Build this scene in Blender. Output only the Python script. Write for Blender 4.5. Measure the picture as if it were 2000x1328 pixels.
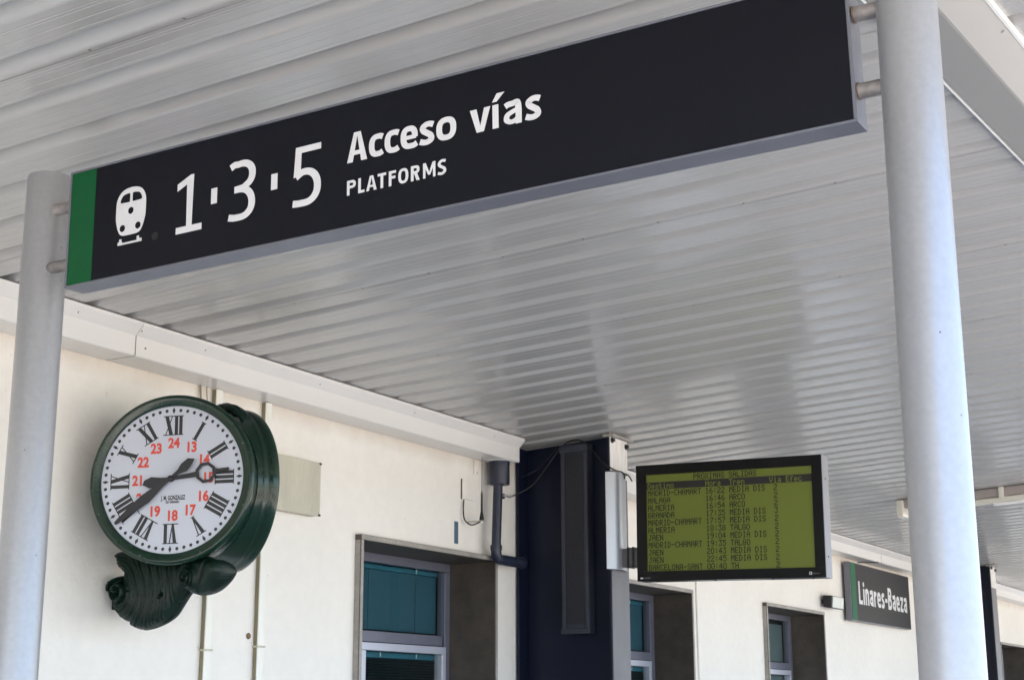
import bpy, bmesh, math, random
from mathutils import Vector, Matrix
random.seed(7)
PI = math.pi
for o in list(bpy.data.objects): bpy.data.objects.remove(o)
scene = bpy.context.scene
col = scene.collection

# ------------------------------------------------------------------ camera
cam = bpy.data.cameras.new('camera'); co = bpy.data.objects.new('camera', cam); col.objects.link(co)
yaw, pit, rol = [math.radians(a) for a in (29.97, 13.78, -0.16)]
fw = Vector((-math.sin(yaw)*math.cos(pit), math.cos(yaw)*math.cos(pit), math.sin(pit)))
rt = Vector((math.cos(yaw), math.sin(yaw), 0)); up = rt.cross(fw)
r2 = rt*math.cos(rol) + up*math.sin(rol); u2 = -rt*math.sin(rol) + up*math.cos(rol)
M = Matrix((r2, u2, -fw)).transposed().to_4x4(); M.translation = Vector((5.0, 0, 1.6))
co.matrix_world = M
cam.sensor_width = 36; cam.lens = 36*2983.5/2000; cam.clip_start = .05; cam.clip_end = 3000
cam.dof.use_dof = True; cam.dof.focus_distance = 4.6; cam.dof.aperture_fstop = 22
scene.camera = co

# ------------------------------------------------------------------ sky, sun, exposure
SUN_EL, SUN_AZ = 66.0, 250.0      # azimuth clockwise from +Y (the way the wall runs)
world = bpy.data.worlds.new('World'); scene.world = world; world.use_nodes = True
wn = world.node_tree; bg = wn.nodes['Background']
sky = wn.nodes.new('ShaderNodeTexSky'); sky.sky_type = 'NISHITA'; sky.sun_disc = False
sky.sun_elevation = math.radians(SUN_EL); sky.sun_rotation = math.radians(SUN_AZ)
sky.dust_density = 2.6; sky.air_density = 1.0
wn.links.new(sky.outputs[0], bg.inputs[0]); bg.inputs[1].default_value = 0.15
sl = bpy.data.lights.new('sun', 'SUN'); sl.energy = 4.6; sl.angle = math.radians(.5); sl.color = (1, .95, .87)
so = bpy.data.objects.new('sun', sl); col.objects.link(so)
el, az = math.radians(SUN_EL), math.radians(SUN_AZ)
sd = Vector((math.sin(az)*math.cos(el), math.cos(az)*math.cos(el), math.sin(el)))
so.rotation_euler = sd.to_track_quat('Z', 'Y').to_euler(); so.location = (10, 0, 20)
vs = scene.view_settings; vs.view_transform = 'Standard'; vs.look = 'None'; vs.gamma = 1; vs.use_curve_mapping = False
vs.exposure = 2.72
scene.cycles.max_bounces = 10; scene.cycles.diffuse_bounces = 6; scene.cycles.transparent_max_bounces = 12

# ------------------------------------------------------------------ materials
def mat(name, colr, rough=.5, metal=0., spec=.5, nz=None, bump=None, coat=0., space='Object', ramp=None):
    """nz=(scale,amount,(stretch)) colour mottle; bump=(scale,strength,distance,(stretch))"""
    m = bpy.data.materials.new(name); m.use_nodes = True
    nt = m.node_tree; b = nt.nodes['Principled BSDF']
    b.inputs['Base Color'].default_value = (*colr, 1); b.inputs['Roughness'].default_value = rough
    b.inputs['Metallic'].default_value = metal; b.inputs['Specular IOR Level'].default_value = spec
    b.inputs['Coat Weight'].default_value = coat
    tc = nt.nodes.new('ShaderNodeNewGeometry') if space == 'World' else nt.nodes.new('ShaderNodeTexCoord')
    src = tc.outputs['Position'] if space == 'World' else tc.outputs['Object']
    def noise(scale, st, det=5):
        mp = nt.nodes.new('ShaderNodeMapping'); mp.inputs['Scale'].default_value = st
        nt.links.new(src, mp.inputs[0]); n = nt.nodes.new('ShaderNodeTexNoise'); n.inputs['Scale'].default_value = scale
        n.inputs['Detail'].default_value = det; nt.links.new(mp.outputs[0], n.inputs['Vector']); return n
    if nz:
        last = None
        for (sc, am, st) in (nz if isinstance(nz, list) else [nz]):
            n = noise(sc, st); r = nt.nodes.new('ShaderNodeMapRange'); r.inputs[1].default_value = .3; r.inputs[2].default_value = .7
            r.inputs[3].default_value = 1-am; r.inputs[4].default_value = 1+am*.6
            nt.links.new(n.outputs[0], r.inputs[0])
            x = nt.nodes.new('ShaderNodeMix'); x.data_type = 'RGBA'; x.blend_type = 'MULTIPLY'; x.inputs[0].default_value = 1
            if last is None: x.inputs[6].default_value = (*colr, 1)
            else: nt.links.new(last, x.inputs[6])
            nt.links.new(r.outputs[0], x.inputs[7]); last = x.outputs[2]
        nt.links.new(last, b.inputs['Base Color'])
        m['last'] = 1
    if bump:
        prev = None
        for (sc, stg, dist, st) in (bump if isinstance(bump, list) else [bump]):
            n = noise(sc, st, 4); bp = nt.nodes.new('ShaderNodeBump'); bp.inputs['Strength'].default_value = stg
            bp.inputs['Distance'].default_value = dist; nt.links.new(n.outputs[0], bp.inputs['Height'])
            if prev: nt.links.new(prev, bp.inputs['Normal'])
            prev = bp.outputs[0]
        nt.links.new(prev, b.inputs['Normal'])
    return m
I3 = (1, 1, 1)
MT = {}
MT['plaster'] = mat('cream_plaster', (.82, .785, .725), .85, nz=[(1.3, .04, (1, 1, .7)), (14, .025, I3)], bump=[(26, .5, .006, I3), (6, .3, .02, I3)], space='World')
# brown band, broken by noise, high on the wall and a few scuffs, fixed to the plaster
nt = MT['plaster'].node_tree; b = nt.nodes['Principled BSDF']; lk = b.inputs['Base Color'].links[0].from_socket
g = nt.nodes.new('ShaderNodeNewGeometry'); sp = nt.nodes.new('ShaderNodeSeparateXYZ'); nt.links.new(g.outputs['Position'], sp.inputs[0])
n = nt.nodes.new('ShaderNodeTexNoise'); n.inputs['Scale'].default_value = 2.2; n.inputs['Detail'].default_value = 8; n.inputs['Roughness'].default_value = .7
nt.links.new(g.outputs['Position'], n.inputs['Vector'])
md = nt.nodes.new('ShaderNodeMath'); md.operation = 'MULTIPLY_ADD'; md.inputs[1].default_value = .16; nt.links.new(n.outputs[0], md.inputs[0]); nt.links.new(sp.outputs[2], md.inputs[2])
mr = nt.nodes.new('ShaderNodeMapRange'); mr.inputs[1].default_value = 3.16; mr.inputs[2].default_value = 3.29; mr.inputs[3].default_value = 0; mr.inputs[4].default_value = .5
nt.links.new(md.outputs[0], mr.inputs[0])
x = nt.nodes.new('ShaderNodeMix'); x.data_type = 'RGBA'; nt.links.new(mr.outputs[0], x.inputs[0]); nt.links.new(lk, x.inputs[6]); x.inputs[7].default_value = (.42, .31, .20, 1)
n2 = nt.nodes.new('ShaderNodeTexNoise'); n2.inputs['Scale'].default_value = 26; n2.inputs['Detail'].default_value = 3; nt.links.new(g.outputs['Position'], n2.inputs['Vector'])
m2 = nt.nodes.new('ShaderNodeMapRange'); m2.inputs[1].default_value = .70; m2.inputs[2].default_value = .78; m2.inputs[3].default_value = 0; m2.inputs[4].default_value = .35; nt.links.new(n2.outputs[0], m2.inputs[0])
x2 = nt.nodes.new('ShaderNodeMix'); x2.data_type = 'RGBA'; nt.links.new(m2.outputs[0], x2.inputs[0]); nt.links.new(x.outputs[2], x2.inputs[6]); x2.inputs[7].default_value = (.5, .4, .3, 1)
nt.links.new(x2.outputs[2], b.inputs['Base Color'])

MT['sheet'] = mat('canopy_sheet_paint', (.388, .383, .375), .235, spec=.9, coat=.25, nz=[(2.0, .05, (.25, 1.5, 1)), (9, .018, (.05, 9, 1))],
                  bump=[(60, .04, .002, (.012, 6, 1))], space='World')
MT['seam'] = mat('seam_shadow_sealant', (.16, .15, .14), .6)
MT['gutter'] = mat('gutter_paint', (.72, .71, .69), .27, nz=(3, .03, (1, .3, 1)), bump=(6, .08, .01, (1, .4, 1)), space='World')
MT['valley'] = mat('valley_gutter_paint', (.31, .305, .295), .4, nz=(3, .03, (1, .3, 1)))
MT['gutter_dark'] = mat('dark_joint_and_shadow', (.12, .10, .08), .7)
MT['bright'] = mat('lit_edge_and_bright_trim', (.82, .82, .80), .25, nz=(8, .05, I3))
MT['post'] = mat('silver_post_paint', (.37, .37, .38), .36, metal=.40, spec=.5, nz=[(5, .07, (1, 1, .3)), (60, .05, I3)], bump=(140, .08, .001, I3))
MT['sidegrey'] = mat('grey_side_trim', (.24, .24, .26), .5, metal=.2)
MT['cover'] = mat('brushed_cover', (.38, .39, .42), .36, metal=.6, nz=(20, .06, (1, 1, .1)))
def specks(m, scale, lo, colr, amt):
    nt = m.node_tree; b = nt.nodes['Principled BSDF']; lk = b.inputs['Base Color'].links[0].from_socket
    tc = nt.nodes.new('ShaderNodeTexCoord'); n = nt.nodes.new('ShaderNodeTexVoronoi'); n.inputs['Scale'].default_value = scale; nt.links.new(tc.outputs['Object'], n.inputs['Vector'])
    r = nt.nodes.new('ShaderNodeMapRange'); r.inputs[1].default_value = lo; r.inputs[2].default_value = lo*1.5; r.inputs[3].default_value = amt; r.inputs[4].default_value = 0; nt.links.new(n.outputs['Distance'], r.inputs[0])
    x = nt.nodes.new('ShaderNodeMix'); x.data_type = 'RGBA'; nt.links.new(r.outputs[0], x.inputs[0]); nt.links.new(lk, x.inputs[6]); x.inputs[7].default_value = (*colr, 1); nt.links.new(x.outputs[2], b.inputs['Base Color'])
MT['stub'] = mat('rusty_stub_paint', (.27, .25, .24), .55, metal=.2, nz=[(25, .45, I3), (6, .3, I3)])
MT['alu'] = mat('aluminium', (.60, .61, .65), .34, metal=.75, nz=(20, .05, (1, 1, .2)))
MT['signframe'] = mat('sign_frame_paint', (.165, .17, .20), .38, metal=.3, nz=(10, .07, I3))
MT['signbk'] = mat('sign_charcoal_film', (.0072, .0077, .0118), .45, spec=.15, nz=[(30, .08, I3), (3, .12, (1, 1, .4))], bump=(90, .05, .001, I3))
MT['signgreen'] = mat('sign_green_film', (.004, .082, .026), .45, spec=.2, nz=(25, .06, I3))
MT['namegreen'] = mat('name_sign_green', (.003, .115, .05), .5, spec=.15)
MT['signwhite'] = mat('sign_white_film', (.66, .66, .68), .4, nz=(18, .04, I3))
MT['rust'] = mat('rusty_weld', (.20, .12, .07), .8, nz=(60, .4, I3))
MT['clockgreen'] = mat('clock_green_enamel', (.0030, .022, .0115), .20, spec=.4, coat=.08, nz=(25, .10, I3), bump=(5, .05, .006, I3))
MT['clockcast'] = mat('clock_cast_iron_green', (.0022, .014, .0085), .45, spec=.3, nz=(30, .35, I3), bump=(60, .3, .003, I3))
MT['dial'] = mat('clock_dial_opal', (.50, .52, .59), .25, nz=(4, .02, I3))
MT['screw'] = mat('weathered_screw', (.17, .16, .15), .5, metal=.3)
MT['black'] = mat('black_paint', (.008, .008, .010), .4)
MT['handblack'] = mat('clock_hand_black', (.012, .012, .016), .5, nz=(60, .3, I3))
MT['red'] = mat('numeral_red', (.62, .055, .03), .5)
MT['navy'] = mat('navy_steel_paint', (.0042, .0072, .022), .42, spec=.3, nz=(12, .12, (1, 1, .3)), bump=(30, .08, .003, I3))
MT['flange'] = mat('flange_sky_sheen_grey', (.11, .11, .125), .5, nz=[(7, .12, (1, 1, .4)), (50, .06, I3)])  # grey stands in for sky reflected by the navy paint
MT['whiteplate'] = mat('white_flange_top', (.74, .72, .69), .5, nz=[(9, .16, (3, 3, .6))])
MT['rubber'] = mat('black_cable', (.012, .011, .012), .5)
MT['pvc'] = mat('dark_blue_pipe', (.016, .021, .042), .42, nz=(20, .1, I3))
MT['spk'] = mat('speaker_housing', (.03, .033, .05), .45, nz=(20, .1, I3))
MT['spkg'] = mat('speaker_grille', (.013, .014, .020), .6, bump=(500, .4, .001, I3), nz=(40, .3, I3))
MT['disp'] = mat('display_gloss_black', (.004, .004, .0045), .3, spec=.25)
MT['lcd'] = mat('display_olive_panel', (.136, .166, .024), .42, spec=.35, nz=(2.0, .04, I3))
MT['lcddark'] = mat('display_dark_ink', (.024, .022, .020), .5, spec=.3)
MT['lcdtext'] = mat('display_text_ink', (.012, .012, .007), .5, spec=.3)
MT['greymetal'] = mat('grey_bracket', (.10, .10, .105), .45, metal=.3)
MT['stone'] = mat('brown_grey_stone', (.088, .073, .060), .5, nz=[(2.5, .30, (1, 1, .6)), (9, .25, (1, 3, 1)), (70, .15, I3)], bump=(40, .15, .003, I3), space='World')
MT['stoneface'] = mat('grey_stone_edge', (.34, .315, .285), .65, nz=[(6, .22, I3), (40, .12, I3)], bump=(50, .3, .003, I3), space='World')
MT['winframe'] = mat('window_aluminium', (.17, .175, .225), .38, metal=.35, nz=(10, .06, I3))
MT['winframel'] = mat('sash_aluminium_sky_lit', (.55, .57, .66), .35, metal=.4)  # sash aluminium lightened for the sky it reflects
MT['teal'] = mat('teal_blind_fabric', (.026, .092, .135), .7, nz=(3, .10, I3), bump=(120, .1, .001, (1, 1, 6)))
MT['tealrail'] = mat('teal_blind_rail', (.035, .15, .21), .4)
MT['slat'] = mat('dark_venetian_slat', (.02, .035, .04), .4)
MT['greyblind'] = mat('grey_frosted_blind', (.16, .175, .18), .7, nz=(3, .15, I3))
MT['roomdark'] = mat('dark_room', (.02, .02, .02), .9)
MT['box'] = mat('old_cream_box', (.53, .50, .40), .55, nz=[(8, .1, (1, 1, .25)), (30, .08, (1, 4, .5))], bump=(30, .1, .002, (1, 1, .2)))
MT['conduit'] = mat('cream_trunking', (.80, .79, .72), .35, nz=(10, .06, (1, 1, .3)))
MT['conduitside'] = mat('dark_trunking_side', (.23, .20, .12), .5, nz=(10, .2, (1, 1, .3)))
MT['strip'] = mat('blue_grey_strip', (.07, .13, .18), .6)
MT['lampglass'] = mat('lamp_glass', (.62, .65, .63), .12)
MT['ftrunk'] = mat('light_gear_tray', (.33, .29, .27), .45)
MT['fwhite'] = mat('light_diffuser', (.66, .64, .56), .3)
MT['paving'] = mat('platform_paving', (.41, .385, .35), .8, nz=[(1.2, .12, I3), (12, .12, I3)], bump=(30, .2, .004, I3), space='World')
MT['ground'] = mat('dusty_ground', (.33, .30, .255), .95, nz=[(.3, .2, I3), (3, .2, I3)], space='World')
MT['ballast'] = mat('track_ballast', (.32, .295, .265), .95, nz=[(3, .2, I3), (30, .35, I3)], bump=(22, 1, .05, I3), space='World')
MT['rail'] = mat('rail_steel', (.22, .17, .14), .35, metal=.8)
specks(MT['post'], 13, .022, (.05, .045, .04), .85); specks(MT['signbk'], 17, .02, (.12, .12, .12), .6); specks(MT['sheet'] , 5, .012, (.14, .13, .12), .6)
def glassmat():
    m = bpy.data.materials.new('window_glass'); m.use_nodes = True; nt = m.node_tree; nt.nodes.clear()
    o = nt.nodes.new('ShaderNodeOutputMaterial'); t = nt.nodes.new('ShaderNodeBsdfTransparent'); t.inputs[0].default_value = (.86, .93, .93, 1)
    gl = nt.nodes.new('ShaderNodeBsdfGlossy'); gl.inputs['Roughness'].default_value = .03
    f = nt.nodes.new('ShaderNodeFresnel'); f.inputs[0].default_value = 1.45; mx = nt.nodes.new('ShaderNodeMixShader')
    gg = nt.nodes.new('ShaderNodeNewGeometry'); iv = nt.nodes.new('ShaderNodeMath'); iv.operation = 'SUBTRACT'; iv.inputs[0].default_value = 1; nt.links.new(gg.outputs['Backfacing'], iv.inputs[1])
    ml = nt.nodes.new('ShaderNodeMath'); ml.operation = 'MULTIPLY'; nt.links.new(f.outputs[0], ml.inputs[0]); nt.links.new(iv.outputs[0], ml.inputs[1])
    nt.links.new(ml.outputs[0], mx.inputs[0]); nt.links.new(t.outputs[0], mx.inputs[1]); nt.links.new(gl.outputs[0], mx.inputs[2]); nt.links.new(mx.outputs[0], o.inputs[0])
    return m
MT['glass'] = glassmat()

# ------------------------------------------------------------------ helpers
class MB:
    def __init__(s): s.v = []; s.f = []
    def add(s, vs, fs):
        k = len(s.v); s.v += [tuple(v) for v in vs]; s.f += [tuple(i+k for i in f) for f in fs]; return s
    def box(s, x0, x1, y0, y1, z0, z1):
        return s.add([(x0,y0,z0),(x1,y0,z0),(x1,y1,z0),(x0,y1,z0),(x0,y0,z1),(x1,y0,z1),(x1,y1,z1),(x0,y1,z1)],
                     [(0,3,2,1),(4,5,6,7),(0,1,5,4),(1,2,6,5),(2,3,7,6),(3,0,4,7)])
    def prism(s, pts, axis, a, b):
        """extrude closed 2D outline; axis 'y': pts=(x,z); 'x': pts=(y,z); 'z': pts=(x,y)"""
        def P(p, t): return {'y': (p[0], t, p[1]), 'x': (t, p[0], p[1]), 'z': (p[0], p[1], t)}[axis]
        n = len(pts)
        s.add([P(p, a) for p in pts]+[P(p, b) for p in pts],
              [tuple(range(n)), tuple(range(2*n-1, n-1, -1))]+[(i, i+n, (i+1) % n+n, (i+1) % n) for i in range(n)]); return s
    def tube(s, path, r, n=12, cap=True):
        path = [Vector(p) for p in path]; rings = []
        t0 = (path[1]-path[0]).normalized(); a = t0.orthogonal().normalized()
        for i, p in enumerate(path):
            t = ((path[min(i+1, len(path)-1)]-path[max(i-1, 0)])).normalized()
            a = (a-t*a.dot(t)).normalized(); bb = t.cross(a); rr = r[i] if isinstance(r, (list, tuple)) else r
            rings.append([p+(a*math.cos(2*PI*k/n)+bb*math.sin(2*PI*k/n))*rr for k in range(n)])
        vs = [v for R in rings for v in R]; fs = []
        for i in range(len(rings)-1):
            for k in range(n): fs.append((i*n+k, i*n+(k+1) % n, (i+1)*n+(k+1) % n, (i+1)*n+k))
        if cap: fs += [tuple(range(n-1, -1, -1)), tuple((len(rings)-1)*n+k for k in range(n))]
        return s.add(vs, fs)
    def lathe(s, prof, c, ax, n=96):
        """prof: list of (radius, distance along axis)"""
        c = Vector(c); ax = Vector(ax).normalized(); a = ax.orthogonal().normalized(); bb = ax.cross(a)
        vs = []; fs = []
        for (r, h) in prof:
            for k in range(n): vs.append(c+ax*h+(a*math.cos(2*PI*k/n)+bb*math.sin(2*PI*k/n))*max(r, 1e-5))
        for i in range(len(prof)-1):
            for k in range(n): fs.append((i*n+k, i*n+(k+1) % n, (i+1)*n+(k+1) % n, (i+1)*n+k))
        return s.add(vs, fs)
    def build(s, name, m, parent=None, smooth=None, bevel=None, recalc=True):
        me = bpy.data.meshes.new(name); me.from_pydata(s.v, [], s.f)
        if recalc:
            bm = bmesh.new(); bm.from_mesh(me); bmesh.ops.recalc_face_normals(bm, faces=bm.faces); bm.to_mesh(me); bm.free()
        me.materials.append(MT[m] if isinstance(m, str) else m)
        if smooth is not None:
            me.polygons.foreach_set('use_smooth', [True]*len(me.polygons)); me.set_sharp_from_angle(angle=math.radians(smooth))
        o = bpy.data.objects.new(name, me); col.objects.link(o)
        if parent is not None: o.parent = parent
        if bevel:
            bv = o.modifiers.new('b', 'BEVEL'); bv.width = bevel; bv.segments = 2; bv.limit_method = 'ANGLE'; bv.angle_limit = math.radians(40)
        return o
def tag(o, label=None, cat=None, group=None, kind=None):
    if label: o['label'] = label
    if cat: o['category'] = cat
    if group: o['group'] = group
    if kind: o['kind'] = kind
    return o
def thing(name, label, cat, loc=(0, 0, 0), group=None):
    o = bpy.data.objects.new(name, None); o.location = loc; o.empty_display_size = .1; col.objects.link(o); return tag(o, label, cat, group)
def shift(mb, loc):
    L = Vector(loc); mb.v = [tuple(Vector(v)-L) for v in mb.v]; return mb
class TH:
    """a thing whose parts are written in world coordinates and stored relative to its base"""
    def __init__(s, name, label, cat, loc=(0, 0, 0), group=None): s.o = thing(name, label, cat, loc, group); s.loc = Vector(loc)
    def part(s, mb, name, m, parent=None, **k): return shift(mb, s.loc).build(name, m, parent or s.o, **k)
def copy_tree(o, parent=None):
    c = o.copy(); col.objects.link(c); c.parent = parent
    for ch in list(o.children): copy_tree(ch, c)
    return c

# ------------------------------------------------------------------ ground
tag(MB().add([(-400,-400,-.02),(400,-400,-.02),(400,400,-.02),(-400,400,-.02)], [(0,1,2,3)]).build('ground', 'ground'), kind='structure')
tag(MB().box(-.3, 9.2, -30, 70, -.9, 0).build('platform', 'paving'), kind='structure')
tag(MB().add([(9.2,-60,.0),(40,-60,.0),(40,90,.0),(9.2,90,.0)], [(0,1,2,3)]).build('track_bed', 'ballast'), kind='structure')

# ------------------------------------------------------------------ station building
H = TH('station_building', 'cream plastered station building with brown stone window surrounds', 'building')
openings = [(6.955, 8.385), (10.07, 11.49), (13.19, 14.72), (22.3, 23.9), (26, 27.5)]
ZS, ZL = 0.95, 2.545     # sill and soffit
T = .03                  # stone slab
w = MB(); cur = -12.0
for a, c in openings:
    w.box(-.40, 0, cur, a-T, 0, ZL+T); w.box(-.40, 0, a-T, c+T, 0, ZS-T); cur = c+T
w.box(-.40, 0, cur, 45, 0, ZL+T); w.box(-.40, 0, -12, 45, ZL+T, 4.6)
H.part(w, 'wall', 'plaster', recalc=False)
H.part(MB().box(-4, -.42, -12, 45, 0, 4.6), 'room_interior', 'roomdark')
XW = -.30
for i, (a, c) in enumerate(openings):
    # stone surround, four slabs standing proud of the plaster
    fr = MB().box(-.40, .038, a-T, a, ZS, ZL); ol = H.part(fr, 'jamb', 'stone', bevel=.004)
    H.part(MB().box(-.40, .038, c, c+T, ZS, ZL), 'jamb', 'stone', bevel=.004)
    H.part(MB().box(-.40, .040, a-T-.002, c+T+.002, ZL, ZL+T+.002), 'lintel', 'stone', bevel=.004)
    H.part(MB().box(-.40, .06, a-T-.002, c+T+.002, ZS-T, ZS-.001), 'sill', 'stone', bevel=.004)
    # lighter sawn edges facing the platform
    e = MB().box(.0385, .0405, a-T+.003, a-.003, ZS+.003, ZL); e.box(.0385, .0405, c+.003, c+T-.003, ZS+.003, ZL); e.box(.0408, .0425, a-T+.002, c+T-.002, ZL+.003, ZL+T-.001)
    e.box(.002, .034, a-T-.002, a-T-.0005, ZS+.003, ZL)
    H.part(e, 'surround_edge', 'stoneface')
    win = thing_parent = H.part(MB().box(XW-.055, XW, a, c, 2.49, ZL-.002).box(XW-.055, XW, a, a+.06, ZS+.05, 2.489).box(XW-.055, XW, c-(.06 if i < 1 else .085), c, ZS+.05, 2.489)
                .box(XW-.055, XW-.001, a+.061, c-.086, 2.022, 2.086).box(XW-.055, XW, a, c, ZS, ZS+.049), 'window', 'winframe', bevel=.003)
    rr = c-(.061 if i < 1 else .086)
    mid = a+.455 if i == 0 else a+.72
    # opening sashes with their own frames
    for (s0, s1) in ((a+.061, mid-.002), (mid, rr)):
        sb = MB().box(XW-.045, XW+.012, s0, s1, 1.972, 2.018).box(XW-.045, XW+.012, s0, s0+.045, ZS+.095, 1.971).box(XW-.045, XW+.012, s1-.045, s1, ZS+.095, 1.971).box(XW-.045, XW+.012, s0, s1, ZS+.052, ZS+.094)
        H.part(sb, 'sash_frame', 'winframel', parent=win, bevel=.003)
    tp = 'teal' if i in (0, 1) else 'greyblind'
    H.part(MB().box(XW-.034, XW-.030, a+.06, rr, 2.086, 2.489), 'pane', 'glass', parent=win)
    H.part(MB().box(XW-.025, XW-.021, a+.1, rr-.04, ZS+.09, 1.972), 'pane', 'glass', parent=win)
    H.part(MB().box(XW-.075, XW-.070, a+.03, rr, 2.10, 2.455), 'blind', tp, parent=win)
    if i in (0, 1):
        H.part(MB().box(XW-.085, XW-.060, a+.03, rr, 2.458, 2.486), 'blind_rail', 'tealrail', parent=win, bevel=.003)
        for yy in (a+.62, rr-.24, a+.3): H.part(MB().box(XW-.0695, XW-.0685, yy, yy+.004, 2.10, 2.455), 'blind_cord', 'slat', parent=win)
        for yy, zz in ((rr-.26, 2.487), (rr-.25, 1.968), (rr-.64, 1.968)): H.part(MB().box(XW-.052, XW-.048, yy, yy+.008, zz-.026, zz), 'blind_clip', 'bright', parent=win)
        H.part(MB().box(XW-.085, XW-.060, a+.03, rr, 1.935, 1.970), 'blind_rail', 'tealrail', parent=win, bevel=.003)
        g = MB(); zz = 1.925
        while zz > 1.35:
            g.add([(XW-.085, a+.05, zz-.006), (XW-.060, a+.05, zz+.006), (XW-.060, rr, zz+.006), (XW-.085, rr, zz-.006)], [(0,1,2,3)]); zz -= .017
        tag(H.part(g, 'blind_slat', 'slat', parent=win), kind='stuff')
        H.part(MB().box(XW-.10, XW-.095, a+.03, rr, ZS, 1.935), 'dark_lining', 'roomdark', parent=win)
    else:
        H.part(MB().box(XW-.075, XW-.070, a+.03, rr, ZS, 2.0), 'blind', tp, parent=win)

# ------------------------------------------------------------------ canopy of ribbed sheets
CAN = TH('platform_canopy', 'grey ribbed metal canopy roof over the platform', 'canopy', (0, 0, 3.3))
DX, DZ = .039, .0607
def cz(x, y=None): return 3.33+DZ*(x-.2)
PIT = 1.1685/5
def rib_profile():
    p = [(0, 0)]
    for k in (.019, .033, .074, .112): p += [(k-.0035, 0), (k-.001, .0010), (k+.001, .0010), (k+.0035, 0)]
    p += [(.130, 0), (.1308, .006), (.1325, .034), (.1345, .043), (.138, .048), (.143, .0505), (.150, .051), (.156, .0495), (.161, .0465), (.1655, .0425), (.2005, .0095), (.2045, .0060), (.209, .0030), (.214, .0010), (.220, .0)]
    return p
prof = []
for k in range(5): prof += [(k*PIT+y, z) for y, z in rib_profile()]
prof += [(5*PIT, 0), (5*PIT+.004, .0), (5*PIT+.0042, -.0016), (5*PIT-.008, -.0016)]
prof = prof[:-3]+[(5*PIT-.0005, 0)]
X0, X1 = -.05, 5.2
mb = MB(); N = len(prof)
xs = [X0, .8, 2.4, 4.0, X1]
for x in xs:
    for (y, z) in prof: mb.v.append((x, y+DX*(x-.2), cz(x)+z-3.3))
for j in range(len(xs)-1):
    for i in range(N-1): mb.f.append((j*N+i, (j+1)*N+i, (j+1)*N+i+1, j*N+i+1))
pan = mb.build('roof_panel', 'sheet', CAN.o, recalc=False)
sol = pan.modifiers.new('s', 'SOLIDIFY'); sol.thickness = .0012; sol.offset = 1
SEAM0 = 6.329
pan.location = (0, SEAM0-8*1.1685, 0)
for k in range(-7, 29):
    c = pan.copy(); col.objects.link(c); c.parent = CAN.o; c.location = (0, SEAM0+k*1.1685, 0)
# dark lap line and screws along each seam
mb = MB()
for x in (X0+.02, X1-.02): mb.v += [(x, -.0016+DX*(x-.2), cz(x)-.0012-3.3), (x, .0005+DX*(x-.2), cz(x)-.0012-3.3)]
mb.f.append((0, 1, 3, 2))
lap = mb.build('lap_joint', 'seam', CAN.o); lap.location = (0, SEAM0-8*1.1685, 0)
for k in range(-7, 29):
    c = lap.copy(); col.objects.link(c); c.parent = CAN.o; c.location = (0, SEAM0+k*1.1685, 0)
mb = MB()
for k in range(-4, 16):
    for j in range(-1, 16):
        x = 1.25+.35*j+random.uniform(-.015, .015)
        if .3 < x < 5.1:
            y = SEAM0+k*1.1685+DX*(x-.2)-.010+random.uniform(-.002, .002)
            mb.lathe([(.0001, -.0036), (.003, -.003), (.0036, -.001), (.005, -.0008), (.005, .0)], (x, y, cz(x)-.0002-3.3), (0, 0, 1), 8)
tag(mb.build('roof_screw', 'screw', CAN.o), kind='stuff')
CAN.part(MB().box(5.20, 5.24, -4, 40, cz(5.2)-.06, cz(5.2)+.08), 'edge_fascia', 'gutter', bevel=.004)

# box gutter along the wall
G = TH('box_gutter', 'cream metal box gutter running along the wall under the canopy', 'gutter', (0, 0, 3.2))
gp = [(.002, 3.175), (.175, 3.175), (.180, 3.180), (.180, 3.268), (.222, 3.312), (.222, 3.326), (.212, 3.326), (.170, 3.290), (.02, 3.290)]
for (a, c) in ((-3.0, 4.955), (4.958, 8.45), (9.08, 16.30), (16.303, 18.9), (19.4, 26.0), (26.003, 40)):
    G.part(MB().prism(gp, 'y', a, c), 'gutter_section', 'gutter')
def jline(y): return MB().box(.005, .1805, y, y+.004, 3.1742, 3.1752).box(.1802, .1812, y, y+.004, 3.177, 3.268)
G.part(jline(4.9545), 'joint_seal', 'gutter_dark'); G.part(jline(16.2995), 'joint_seal', 'gutter_dark')
mb = MB()
for y in (4.58, 4.97, 5.4, 6.3, 7.2, 8.1): mb.lathe([(.0001, .002), (.003, .0015), (.004, 0)], (.2015, y, 3.2895), (.72, 0, -.69), 8)
mb.lathe([(.0001, .003), (.004, .002), (.005, 0)], (.18, 5.02, 3.222), (1, 0, 0), 8)
tag(G.part(mb, 'gutter_rivet', 'greymetal'), kind='stuff')

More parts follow.
